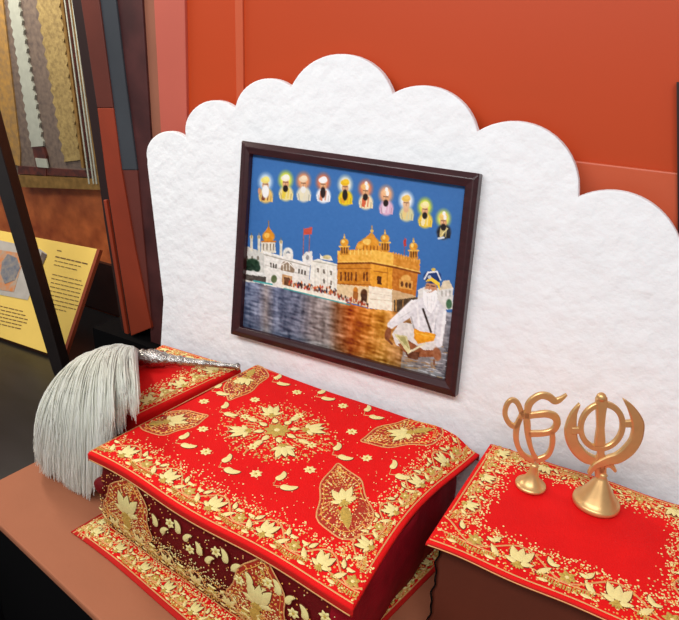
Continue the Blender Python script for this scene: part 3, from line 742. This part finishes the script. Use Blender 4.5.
# paired paisleys and small flowers over the field
for x, y in ((222, 408), (179, 439), (222, 462), (274, 379), (276, 480), (318, 393), (365, 412), (334, 450), (207, 385), (391, 470)):
    a_ = uv(x, y); E2.paisley(*a_, .019, 1.75 + random.uniform(-.2, .2), 1); E2.paisley(a_[0] + .011, a_[1] - .006, .021, .25 + random.uniform(-.15, .15), 1)
    E2.line([a_, (a_[0] + .004, a_[1] - .010), (a_[0] + .011, a_[1] - .007)], .001, 2); 
    for _ in range(8): E2.dot(a_[0] + random.gauss(0, .013), a_[1] + random.gauss(0, .010), .0008, 2)
for x, y in ((255, 400), (203, 429), (206, 452), (256, 474), (297, 392), (343, 406), (352, 432), (310, 470), (367, 458), (204, 401), (238, 382)):
    E2.flower(*uv(x, y), .0075, 7)
E2.scatter(lambda: (random.uniform(.01, W1 - .05), random.uniform(.05, D1 - .01)), 260, .0006, .001, (0, 2))
E2.build(tc_cloth)

# ------------------------------------------------------------------ base cloth lying on the table under the block
b0, b1, b2, b3 = V((-.600, .4085, TZ + .0025)), V((-.212, .362, TZ + .0025)), V((-.146, .690, TZ + .0025)), V((-.565, .695, TZ + .0025))
SB, WB, DB = draped(b0, b1, b2, b3, lambda s, t: V((0, .003 * math.sin(6.5 * s + .5) * (1 - t), 0)), .0008)
bc = thing('base_cloth', 'flat red cloth with a gold border spread on the salmon table beneath the block', 'cloth', (-.37, .53, TZ))
bc_cloth = sheet('cloth', SB, 0, WB, 0, DB, 60, 40, None, bc, .0015, idxf=lambda u, v: 1 if (v < .004 or u > WB - .004 or u < .004) else 0, mats=[M['red'], M['hem']])
E3 = Emb(SB, box=(.003, .003, WB - .003, DB))
E3.border((.003, .003), (WB - .003, .003), .034, .05, inset=.004, dens=1.6, spill=.006)
E3.border((WB - .001, .02), (WB - .001, DB), .026, .040, inset=.005, dens=1.4, spill=.010)
E3.border((.001, .06), (.001, .0), .028, .040, inset=.004, dens=1, spill=.004)
E3.build(bc_cloth)

# ------------------------------------------------------------------ cloth-covered cushion behind the block, left
CZ = .885
q00 = onz((136, 416), CZ); q11 = onz((161, 346), CZ); q10 = onz((240, 367), CZ)
cs = thing('cloth_covered_cushion', 'red embroidered cushion behind the block, under the whisk handle', 'cushion', (-.64, .62, TZ))
k0, k1, k2, k3 = V((-.690, .560, CZ)), V(q00) + V((.0, 0, 0)), V((q10.x, .705, CZ)), V((q11.x, .698, CZ))
SCu, WC, DC = draped(k0, k1, k2, k3, lambda s, t: V((0, 0, .004 * math.sin(math.pi * s) * math.sin(math.pi * t))), .003)
cs_cloth = sheet('cloth', SCu, -.05, WC + .05, -.05, DC + .006, 50, 50, None, cs, .0015, idxf=lambda u, v: 0, mats=[M['red']])
v, f = prism([V((p.x, p.y, TZ + .001)) for p in (k0 + V((.006, .006, 0)), k1 + V((-.004, .006, 0)), k2 + V((-.004, -.012, 0)), k3 + V((.006, -.012, 0)))], (0, 0, CZ - TZ - .004))
bevel(mesh('padding', v, f, M['darkred'], cs), .006, 3)
E4 = Emb(SCu, box=(0, 0, WC, DC))
E4.border((WC, .0), (WC, DC), .044, .055, inset=.003, dens=1.3, spill=.008)
E4.border((WC, DC), (0, DC), .030, .05, inset=.003, dens=1.3, spill=.008)
E4.build(cs_cloth)

# ------------------------------------------------------------------ right stand with its cloth
RZ = .90
r00 = onz((429, 541), RZ); r01 = onz((492, 444), RZ)
r10 = V((.107, r00.y, RZ)); r11 = V((.112, .7045, RZ))
st = thing('display_stand', 'dark brown box stand at the right under the red cloth with the brass emblems', 'stand', (-.02, .6, TZ))
v, f = boxvf((-.124, .508, TZ + .0005), (.095, .692, RZ - .0022)); bevel(mesh('carcass', v, f, M['box'], st), .002)
# brown front curtain with a wavy left edge
def SK(u, v): return V((-.133 + u + (.0012 * math.sin(v * 150) + .0008 * math.sin(v * 310)) * max(0, 1 - u / .03), .5035 + .0018 * math.sin(u * 60), TZ + .001 + v))
sheet('front_curtain', SK, 0, .228, 0, RZ - TZ - .003, 60, 40, M['box'], st, .002)
def SE(u, v): return V((-.1345 + u + .0012 * math.sin(v * 150) + .0008 * math.sin(v * 310), .5015, TZ + .001 + v))
o = sheet('curtain_edging', SE, 0, .0016, 0, RZ - TZ - .003, 2, 50, M['black'], st, .0015); o['label'] = 'wavy black edging of the curtain'
S2, W2, D2 = draped(r00, r10, r11, r01, lambda s, t: V((0, .0012 * math.sin(14 * s), .0006 * math.sin(9 * s + 4 * t))), .0025)
rc = thing('altar_cloth', 'smaller red gold-bordered cloth with a plain centre, on the stand under the brass emblems', 'cloth', (-.02, .6, RZ))
rc_cloth = sheet('cloth', S2, -.006, W2 + .006, -.006, D2 + .006, 90, 60, None, rc, .0016, idxf=lambda u, v: 1 if (v < -.002 or u < -.002 or u > W2 + .002) else 0, mats=[M['red'], M['hem']])
E5 = Emb(S2, box=(.001, .001, W2 - .001, D2 - .001))
E5.border((0, 0), (W2, 0), .052, .092, inset=.0028, dens=1.1, phase=.93, spill=.007, lot=.34)
E5.border((0, D2), (0, .045), .032, .06, inset=.003, dens=1.4, spill=.008, phase=.25, lot=.36)
E5.border((W2, .045), (W2, D2), .032, .06, inset=.003, dens=1.4, spill=.008)
E5.border((W2, D2), (0, D2), .030, .072, inset=.003, dens=1.5, spill=.008, lot=.4)
N = 40; E5.line([(W2 * k / N, -.0045) for k in range(N + 1)], .0012, 2)
E5.build(rc_cloth)

# ------------------------------------------------------------------ brass emblems
WK = 1.25
def ribbon2d(pts, widths, n=10):
    """smooth centre line -> closed outline strip (list of left, right points)"""
    P = []
    m = len(pts)
    for i in range(m - 1):
        p0, p1, p2, p3 = pts[max(0, i - 1)], pts[i], pts[i + 1], pts[min(m - 1, i + 2)]
        for k in range(n):
            t = k / n
            f = lambda a, b_, c, d: .5 * ((2 * b_) + (-a + c) * t + (2 * a - 5 * b_ + 4 * c - d) * t * t + (-a + 3 * b_ - 3 * c + d) * t ** 3)
            P.append((f(p0[0], p1[0], p2[0], p3[0]), f(p0[1], p1[1], p2[1], p3[1]), widths[i] + (widths[i + 1] - widths[i]) * t))
    P.append((*pts[-1], widths[-1]))
    return [(x, y, w * WK) for x, y, w in P]
def plate_ribbon(P, frame, th):
    """strip with rectangular, slightly chamfered section. frame(x,y,z)->3D"""
    vs, fs = [], []
    n = len(P)
    for i, (x, y, w) in enumerate(P):
        a = P[max(0, i - 1)]; c = P[min(n - 1, i + 1)]
        dx, dy = c[0] - a[0], c[1] - a[1]; l = math.hypot(dx, dy) or 1; nx, ny = -dy / l, dx / l
        for (k, z) in ((.5, -.3), (.5, .3), (.38, .5), (-.38, .5), (-.5, .3), (-.5, -.3), (-.38, -.5), (.38, -.5)):
            vs.append(frame(x + nx * w * k, y + ny * w * k, z * th))
    for i in range(n - 1):
        for k in range(8): fs.append((i * 8 + k, i * 8 + (k + 1) % 8, (i + 1) * 8 + (k + 1) % 8, (i + 1) * 8 + k))
    fs.append(tuple(range(8))[::-1]); fs.append(tuple((n - 1) * 8 + k for k in range(8)))
    return vs, fs
def emblem_frame(base, scale, x0, y0, yaw, tilt_, h_, ky=1.13):
    """trace units -> metres in an upright plate standing over base"""
    ca, sa = math.cos(yaw), math.sin(yaw)
    def fr(x, y, z):
        A_ = (x - x0) * scale; B_ = (y0 - y) * scale * ky - h_; ct, st_ = math.cos(tilt_), math.sin(tilt_)
        X_ = A_ * ct - B_ * st_; Z_ = A_ * st_ + B_ * ct + h_
        return V(base) + V((X_ * ca + z * sa, X_ * sa - z * ca, Z_))
    return fr
def ok_base(c, r_, h, neck):
    prof = [(r_ * .98, 0), (r_, .0012), (r_ * .98, .003), (r_ * .86, h * .12), (r_ * .62, h * .26), (r_ * .40, h * .45), (r_ * .27, h * .68), (neck, h * .88), (neck * .9, h)]
    return lathe(prof, c)
# first emblem: the numeral-and-letter sign
e0 = onz((530, 487), RZ); e0.z = RZ + .0022
sc = .00115 / 5.17
yaw = math.radians(26)
em1 = thing('brass_emblem', 'small brass Ek Onkar sign on a bell-shaped foot, left of the crossed-sword emblem', 'brass ornament', e0)
fr = emblem_frame(e0, sc, 192, 548, yaw, math.radians(13), .026)
TH = .0045
strokes = [
    ([(150, 150), (132, 96), (104, 80), (78, 106), (68, 150), (84, 195), (112, 214), (136, 186), (152, 150)], [20, 20, 18, 19, 20, 20, 22, 20, 20]),
    ([(140, 176), (120, 220), (112, 280), (122, 335), (150, 380), (196, 408)], [20, 24, 22, 20, 22, 26]),
    ([(172, 150), (172, 200), (172, 262), (178, 320), (190, 366), (204, 402)], [20, 28, 24, 20, 18, 24]),
    ([(146, 138), (168, 166), (215, 168), (270, 170), (310, 190), (318, 225), (296, 258), (250, 268), (176, 262)], [18, 26, 24, 28, 30, 28, 26, 24, 26]),
    ([(178, 158), (184, 120), (206, 92), (246, 74), (284, 84), (312, 108), (336, 106), (372, 84)], [24, 28, 28, 26, 28, 26, 22, 6]),
    ([(292, 262), (292, 310), (282, 356), (256, 392), (200, 410)], [20, 22, 20, 22, 26])]
mesh('emblem', *join(*[plate_ribbon(ribbon2d(p, w), fr, TH) for p, w in strokes]), M['brass'], em1)
mesh('foot', *ok_base(e0, .0175, .031, .0048), M['brass'], em1, smooth=True)
# second emblem: circle, upright double-edged sword and two curved swords
k0_ = onz((595, 505), RZ); k0_.z = RZ + .0022
sc2 = .00105 / 4.59
em2 = thing('brass_emblem', 'larger brass Khanda emblem with ring and crossed curved swords on a conical foot', 'brass ornament', k0_)
fr2 = emblem_frame(k0_, sc2, 203, 556, math.radians(27), math.radians(15), .030, 1.21)
ring = [(222 + 95 * math.cos(a), 188 + 100 * math.sin(a)) for a in np.linspace(0, 2 * math.pi, 25)]
mesh('ring', *plate_ribbon(ribbon2d(ring, [20] * 25, 4), fr2, .005), M['brass'], em2)
sw = [plate_ribbon(ribbon2d([(229, 44), (229, 60), (227, 84), (222, 130), (216, 190), (211, 236), (208, 268)], [6, 40, 42, 34, 28, 36, 40]), lambda x, y, z: fr2(x, y, z), .0065)]
mesh('upright_sword', *join(*sw), M['brass'], em2)
bm2 = bmesh.new(); bmesh.ops.create_uvsphere(bm2, u_segments=18, v_segments=12, radius=.0052)
c_ = fr2(229, 58, 0); kv = [q.co + c_ for q in bm2.verts]; kf = [tuple(x.index for x in q.verts) for q in bm2.faces]; bm2.free()
mesh('finial', kv, kf, M['brass'], em2, smooth=True)
cl = [([(132, 74), (100, 118), (82, 180), (84, 236), (108, 286), (146, 326), (200, 352), (250, 372), (274, 408)], [3, 26, 46, 44, 44, 40, 32, 22, 10]),
      ([(324, 78), (358, 128), (382, 196), (372, 262), (338, 308), (288, 338), (232, 346), (176, 364), (146, 398)], [3, 26, 46, 46, 48, 42, 34, 24, 10])]
for k, (p, w) in enumerate(cl):
    z0 = .0012 * (1 if k else -1)
    o = mesh('curved_sword', *plate_ribbon(ribbon2d(p, w), (lambda x, y, z, z0=z0: fr2(x, y, z + z0)), .005), M['brass'], em2)
lk = [([(84, 186), (128, 190)], [26, 22]), ([(318, 190), (372, 196)], [22, 28]), ([(212, 268), (210, 310), (206, 352), (202, 420)], [30, 26, 46, 40]),
      ([(150, 392), (172, 372), (196, 372), (204, 398)], [12, 12, 12, 14]), ([(272, 402), (248, 376), (222, 376), (206, 400)], [12, 12, 12, 14])]
for nm, (p, w) in zip(('bracket', 'bracket', 'stem', 'hilt', 'hilt'), lk): mesh(nm, *plate_ribbon(ribbon2d(p, w), fr2, .0045), M['brass'], em2)
prof = [(.0248, 0), (.0255, .002), (.0250, .0055), (.0235, .0062), (.0200, .011), (.0155, .018), (.0105, .0265), (.0062, .034), (.0042, .037), (.0052, .0395), (.003, .042)]
mesh('foot', *lathe(prof, k0_), M['brass'], em2, smooth=True)

# ------------------------------------------------------------------ fly whisk
h0 = onz((139, 357), CZ + .018); h1 = onz((240, 367), BZ + .011)
wk = thing('fly_whisk', 'white hair fly whisk with an engraved silver handle lying left of the red cloths', 'fly whisk', h0)
HL = (h1 - h0).length
ds = HL
prof = [(-.012, .006), (-.012, .0115), (-.004, .0125), (0, .0105), (.004, .0140), (.010, .0120), (.016, .0150), (.026, .0145), (.034, .0115), (.040, .0125), (.044, .0095), (.060, .0078), (.066, .0088), (.070, .0070), (ds * .62, .0054), (ds * .64, .0062), (ds * .66, .0050), (ds * .95, .0040), (ds * .965, .0058), (ds * .98, .0062), (ds * 1.0, .004)]
mesh('handle', *axis_lathe(prof, h0, h1, 28), M['silver'], wk, smooth=True)
ax = (h0 - h1).normalized(); side = ax.cross(V((0, 0, 1))).normalized()   # toward camera-right of axis
vs, fs = [], []
def strand(P0, P1, P2, P3, w, nseg=12):
    k = len(vs); prev = None
    for i in range(nseg + 1):
        t = i / nseg
        p = P0 * (1 - t) ** 3 + P1 * 3 * t * (1 - t) ** 2 + P2 * 3 * t * t * (1 - t) + P3 * t ** 3
        d = (P1 - P0) * (1 - t) ** 2 + (P2 - P1) * 2 * t * (1 - t) + (P3 - P2) * t * t
        d = d.normalized() if d.length > 1e-9 else V((0, 0, -1))
        e = d.cross(V((.3, .9, .2))).normalized(); g = d.cross(e)
        ww = w * (1 - .75 * t ** 3)
        for a in range(3):
            q = 2 * math.pi * a / 3; vs.append(p + (e * math.cos(q) + g * math.sin(q)) * ww)
    for i in range(nseg):
        for a in range(3): fs.append((k + 3 * i + a, k + 3 * i + (a + 1) % 3, k + 3 * i + 3 + (a + 1) % 3, k + 3 * i + 3 + a))
# end points of the fall, seen from left to right, with the height where each lock ends
ends = [(37, 462), (43, 476), (54, 484), (66, 490), (78, 503), (90, 503), (98, 490), (104, 460), (114, 444), (122, 432), (129, 412), (136, 420)]
def endp(s):
    x = s * (len(ends) - 1); i = min(len(ends) - 2, int(x)); t = x - i
    return (ends[i][0] + (ends[i + 1][0] - ends[i][0]) * t, ends[i][1] + (ends[i + 1][1] - ends[i][1]) * t)
# bulge (control) points of the outline arcs for the same parameter
locks = [(random.random() ** 1.05, random.gauss(0, 2.2), -abs(random.gauss(0, 10)), random.gauss(0, 4), random.random()) for _ in range(70)]
for i in range(4300):
    under = i < 900; lk_ = locks[i % len(locks)]
    s = random.random() if under else min(1, max(0, lk_[0] + random.gauss(0, .02)))
    depth = random.uniform(.12, .9) if under else min(.5, max(0, lk_[4] * .16 + random.gauss(0, .03)))     # 0 front layer, 1 back layer
    e = endp(s); lenf = 1 if random.random() < .75 else random.uniform(.75, 1)
    ex = e[0] + (random.gauss(0, 2.5) if under else lk_[1] + random.gauss(0, 1.3)); ey = e[1] + (-12 if under else lk_[2]) - abs(random.gauss(0, 5)) + random.gauss(0, 2)
    ey = 400 + (ey - 400) * lenf if ey > 400 else ey
    yb_ = .462 + .05 * depth + (.015 if s > .72 else 0)
    P3_ = ony((ex, ey), yb_)
    if P3_.z < TZ + .006: P3_.z = TZ + .006
    a = random.random() * 2 * math.pi; rr = .009 * math.sqrt(random.random())
    P0_ = h0 + ax * .004 + side * rr * math.cos(a) + V((0, 0, rr * math.sin(a)))
    # crest of the fall
    cx_ = 122 - 61 * (1 - s) ** .8 + random.gauss(0, 3) ; cy_ = 335 + 40 * max(0, (.35 - s)) + 26 * depth * .6 + 14 * max(0, s - .6)
    P1_ = ony((cx_ + 8, cy_ - 9), .60 - .03 * (1 - depth)); P2_ = ony((e[0] - 3 + (0 if under else lk_[3]) + random.gauss(0, 2), cy_ + 42 + random.gauss(0, 4)), yb_ + .006 - .03 * (1 - depth))
    strand(P0_, P1_, P2_, P3_, random.uniform(.0030, .0042) if under else random.uniform(.0006, .0013))
mesh('hair', vs, fs, M['hair'], wk, smooth=True)
mesh('collar', *axis_lathe([(-.016, .0105), (-.015, .0125), (-.010, .0130), (-.006, .0125), (-.005, .010)], h0, h1, 24), M['silver'], wk, smooth=True)

# ------------------------------------------------------------------ ochre sign on the plinth
PZ = .655
sgl, sgr = onz((-40, 323), PZ), onz((61, 359), PZ)
y0_ = (sgl.y + sgr.y) / 2
sl = onz((0, 338), PZ); sr = onz((61, 359), PZ); dirx = (sr - sl).normalized(); sn = V((dirx.y, -dirx.x, 0)); tilt = math.radians(28)
snn = (sn * math.cos(tilt) + V((0, 0, math.sin(tilt)))).normalized()
onsign = lambda p, h=0: onplane(p, np.array(sr + snn * (.0105 + h) + V((0, 0, .001))), np.array(snn))
SQ = [(-45, 222), (97, 249), (61, 358), (-45, 322)]
sg = thing('information_sign', 'slanted ochre information sign with lines of text, behind the dark post', 'sign', sr + V((-.15, 0.03, 0)))
P = [onsign(p) for p in SQ]
v, f = prism(P, -snn * .010); bevel(mesh('panel', v, f, M['sign'], sg), .0006)
e1_ = onsign(SQ[1]); e2_ = onsign(SQ[2]); dd = (P[1] - P[0]).normalized()
v, f = prism([e1_, e2_, e2_ + dd * .009, e1_ + dd * .009], -snn * .010); mesh('side_edge', v, f, M['signside'], sg)['label'] = 'brown right edge'
def bar(a, b_, w):
    A, B_ = onsign(a, .0004), onsign(b_, .0004); t = (B_ - A).normalized(); nn = t.cross(snn).normalized() * w / 2
    return prism([A - nn, B_ - nn, B_ + nn, A + nn], snn * .0004)
mesh('page_mark', *bar((57, 250.2), (61.5, 251.2), .0022), M['ink'], sg); bars = []
for k in range(13):
    if k == 3: mesh('heading', *join(*bars), M['ink'], sg); bars = []; continue
    y = 256.5 + 4.05 * k + (1.5 if k > 3 else 0); x0 = 55.5 - k * .78; L = [32, 26, 24, 0, 29, 31, 30, 30, 30, 30, 31, 29, 20][k]
    x = x0
    while x < x0 + L - 1:
        ln = random.uniform(2.5, 6); x2 = min(x0 + L, x + ln)
        bars.append(bar((x, y + (x - x0) * .235), (x2, y + (x2 - x0) * .235), 0.0030 if k == 0 else .0018)); x = x2 + .8
mesh('lettering', *join(*bars), M['ink'], sg); bars = []
for k in range(6):
    x = -8; y = 306 + k * 3.6
    while x < 27 - 3 * abs(k - 2):
        ln = random.uniform(2.5, 6); bars.append(bar((x, y + x * .235), (x + ln, y + (x + ln) * .235), .0022)); x += ln + .8
mesh('lettering', *join(*bars), M['ink'], sg)
v, f = prism([onsign(p, .0003) for p in ((-20, 236), (40, 249), (47, 254), (44, 262), (28, 300), (-20, 291))], snn * .001); shs = mesh('picture_sheet', v, f, M['sheet'], sg); shs['label'] = 'grey sheet with an orange picture'
v, f = prism([onsign(p, .0014) for p in ((-18, 247), (25, 254), (14, 292), (-18, 287))], snn * .0006); mesh('picture', v, f, M['sketch'], shs)
v, f = prism([onsign(p, .0021) for p in ((2, 262), (8, 254), (17, 258), (20, 268), (15, 280), (5, 284), (1, 274))], snn * .0006); mesh('figure', v, f, M['sketchline'], shs)
v, f = prism([onsign(p, .0014) for p in ((42, 252), (47, 255), (44, 262), (33, 290), (31, 284))], snn * .0006); mesh('shaded_spine', v, f, M['tx_mauve'], shs)

# ------------------------------------------------------------------ framed brocade hanging in the alcove
TY = ALC - .03
def tq(pts, y=TY): return [ony(p, y) for p in taller(pts, -150)]
tx = thing('framed_brocade', 'hanging of gold and grey brocade strips in a gilt frame, upper left', 'textile hanging', (-1.45, TY, 1.0))
def zig(pts, i, j, n=34, amp=1.3):
    a, b_ = pts[i], pts[j]; o = [lerp2(a, b_, k / n) for k in range(n + 1)]
    return [(p[0] + (amp if k % 2 else -amp) * (p[1] > -12 and 0 < k < n), p[1]) for k, p in enumerate(o)]
def tpart(name, pts, m, y, th): mesh(name, *prism(tq(pts, y), (0, th, 0)), m, tx)
tpart('backing', [(-90, -40), (72, -40), (104, 188), (18, 178), (-60, 170)], M['tx_mauve'], TY, .018)
tpart('brocade_strip', [(-30, -40), (-2, -40), (20, 152), (20, 166), (0, 162)], M['tx_yellow'], TY - .004, .004)
_q = [(1, -40), (11, -40), (43, 146), (31, 147)]
tpart('brocade_strip', zig(_q, 1, 2, 40, .8) + zig(_q, 3, 0, 40, .8), M['tx_grey'], TY - .006, .006)
_q = [(29, -40), (54, -40), (80, 160), (64, 162)]
tpart('brocade_strip', zig(_q, 1, 2) + zig(_q, 3, 0), M['tx_gold'], TY - .004, .004)
tpart('brocade_strip', [(58, -40), (63, -40), (90, 168), (84, 168)], M['tx_red'], TY - .004, .004)
tpart('tassel', [(32, 147), (43, 147), (46, 156), (46, 176), (37, 174), (34, 156)], M['tx_red'], TY - .008, .008)
tpart('tassel', [(35, 158), (46, 159), (48, 168), (37, 167)], M['tx_grey'], TY - .010, .004)
tpart('bottom_band', [(18, 166), (92, 171), (94, 177), (18, 174)], M['tx_red'], TY - .006, .006)
for pts in ([(16, 175), (95, 179), (102, 190), (20, 187)], [(55, -40), (57.5, -40), (84, 168), (81.5, 168)], [(64, -40), (71, -40), (102, 190), (95, 180)]):
    tpart('frame_bar', pts, M['gilt'], TY - .012, .012)
for x in (58.6, 63.0, 66.0): tpart('silver_braid', [(x, -40), (x + .9, -40), (x + 31.0, 184), (x + 29.8, 184)], M['tx_grey'], TY - .014, .002)
tpart('frame_bar', [(70, -40), (73, -40), (104.5, 191), (102, 191)], M['slate'], TY - .010, .012)

# ------------------------------------------------------------------ dark post of the display case
PY = .775
pp = [(-95, -120), (-78, -120), (-24, 60), (20.5, 220), (63.5, 372), (66, 384), (56.5, 384), (52, 370), (7, 220), (-41, 60)]
P = [ony(p, PY) for p in pp]
zmin = PZ
for q in P[5:7]: q.z = PZ + .0005
ps = mesh('display_case_post', *prism(P, (-.012, .03, 0)), M['post'], origin=(P[5].x, PY, PZ)); bevel(ps, .002)
tag(ps, 'slanted black post standing in front of the ochre sign', 'post')

# ------------------------------------------------------------------ light
def area(name, loc, target, sx, sy, power, colr=(1, 1, 1)):
    l = bpy.data.lights.new(name, 'AREA'); l.shape = 'RECTANGLE'; l.size = sx; l.size_y = sy; l.energy = power; l.color = colr
    o = bpy.data.objects.new(name, l); COL.objects.link(o); o.location = loc
    o.rotation_euler = (V(target) - V(loc)).to_track_quat('-Z', 'Y').to_euler(); return o
area('display_key', (-.35, -.30, 1.98), (-.35, .62, .95), 1.7, .3, 15.5, (1, 1, 1))  # unseen key light, set forward to even out the board
area('front_fill', (.5, -.8, 1.9), (-.2, .8, 1.0), .8, .8, 2, (1, .97, .94))  # added frontal fill, no visible source
area('alcove_fill', (-1.5, .80, 1.75), (-1.35, 1.05, .95), .8, .10, 8, (1, .92, .80))  # unseen light added to brighten the alcove
w = bpy.data.worlds.new('world'); SC.world = w; w.use_nodes = True
w.node_tree.nodes['Background'].inputs['Color'].default_value = (.97, .98, 1, 1); w.node_tree.nodes['Background'].inputs['Strength'].default_value = .27
SC.view_settings.view_transform = 'Standard'; SC.view_settings.look = 'None'; SC.view_settings.exposure = 0; SC.view_settings.gamma = 1; SC.view_settings.use_curve_mapping = False
for o in SC.objects:
    if '_o' in o: del o['_o']
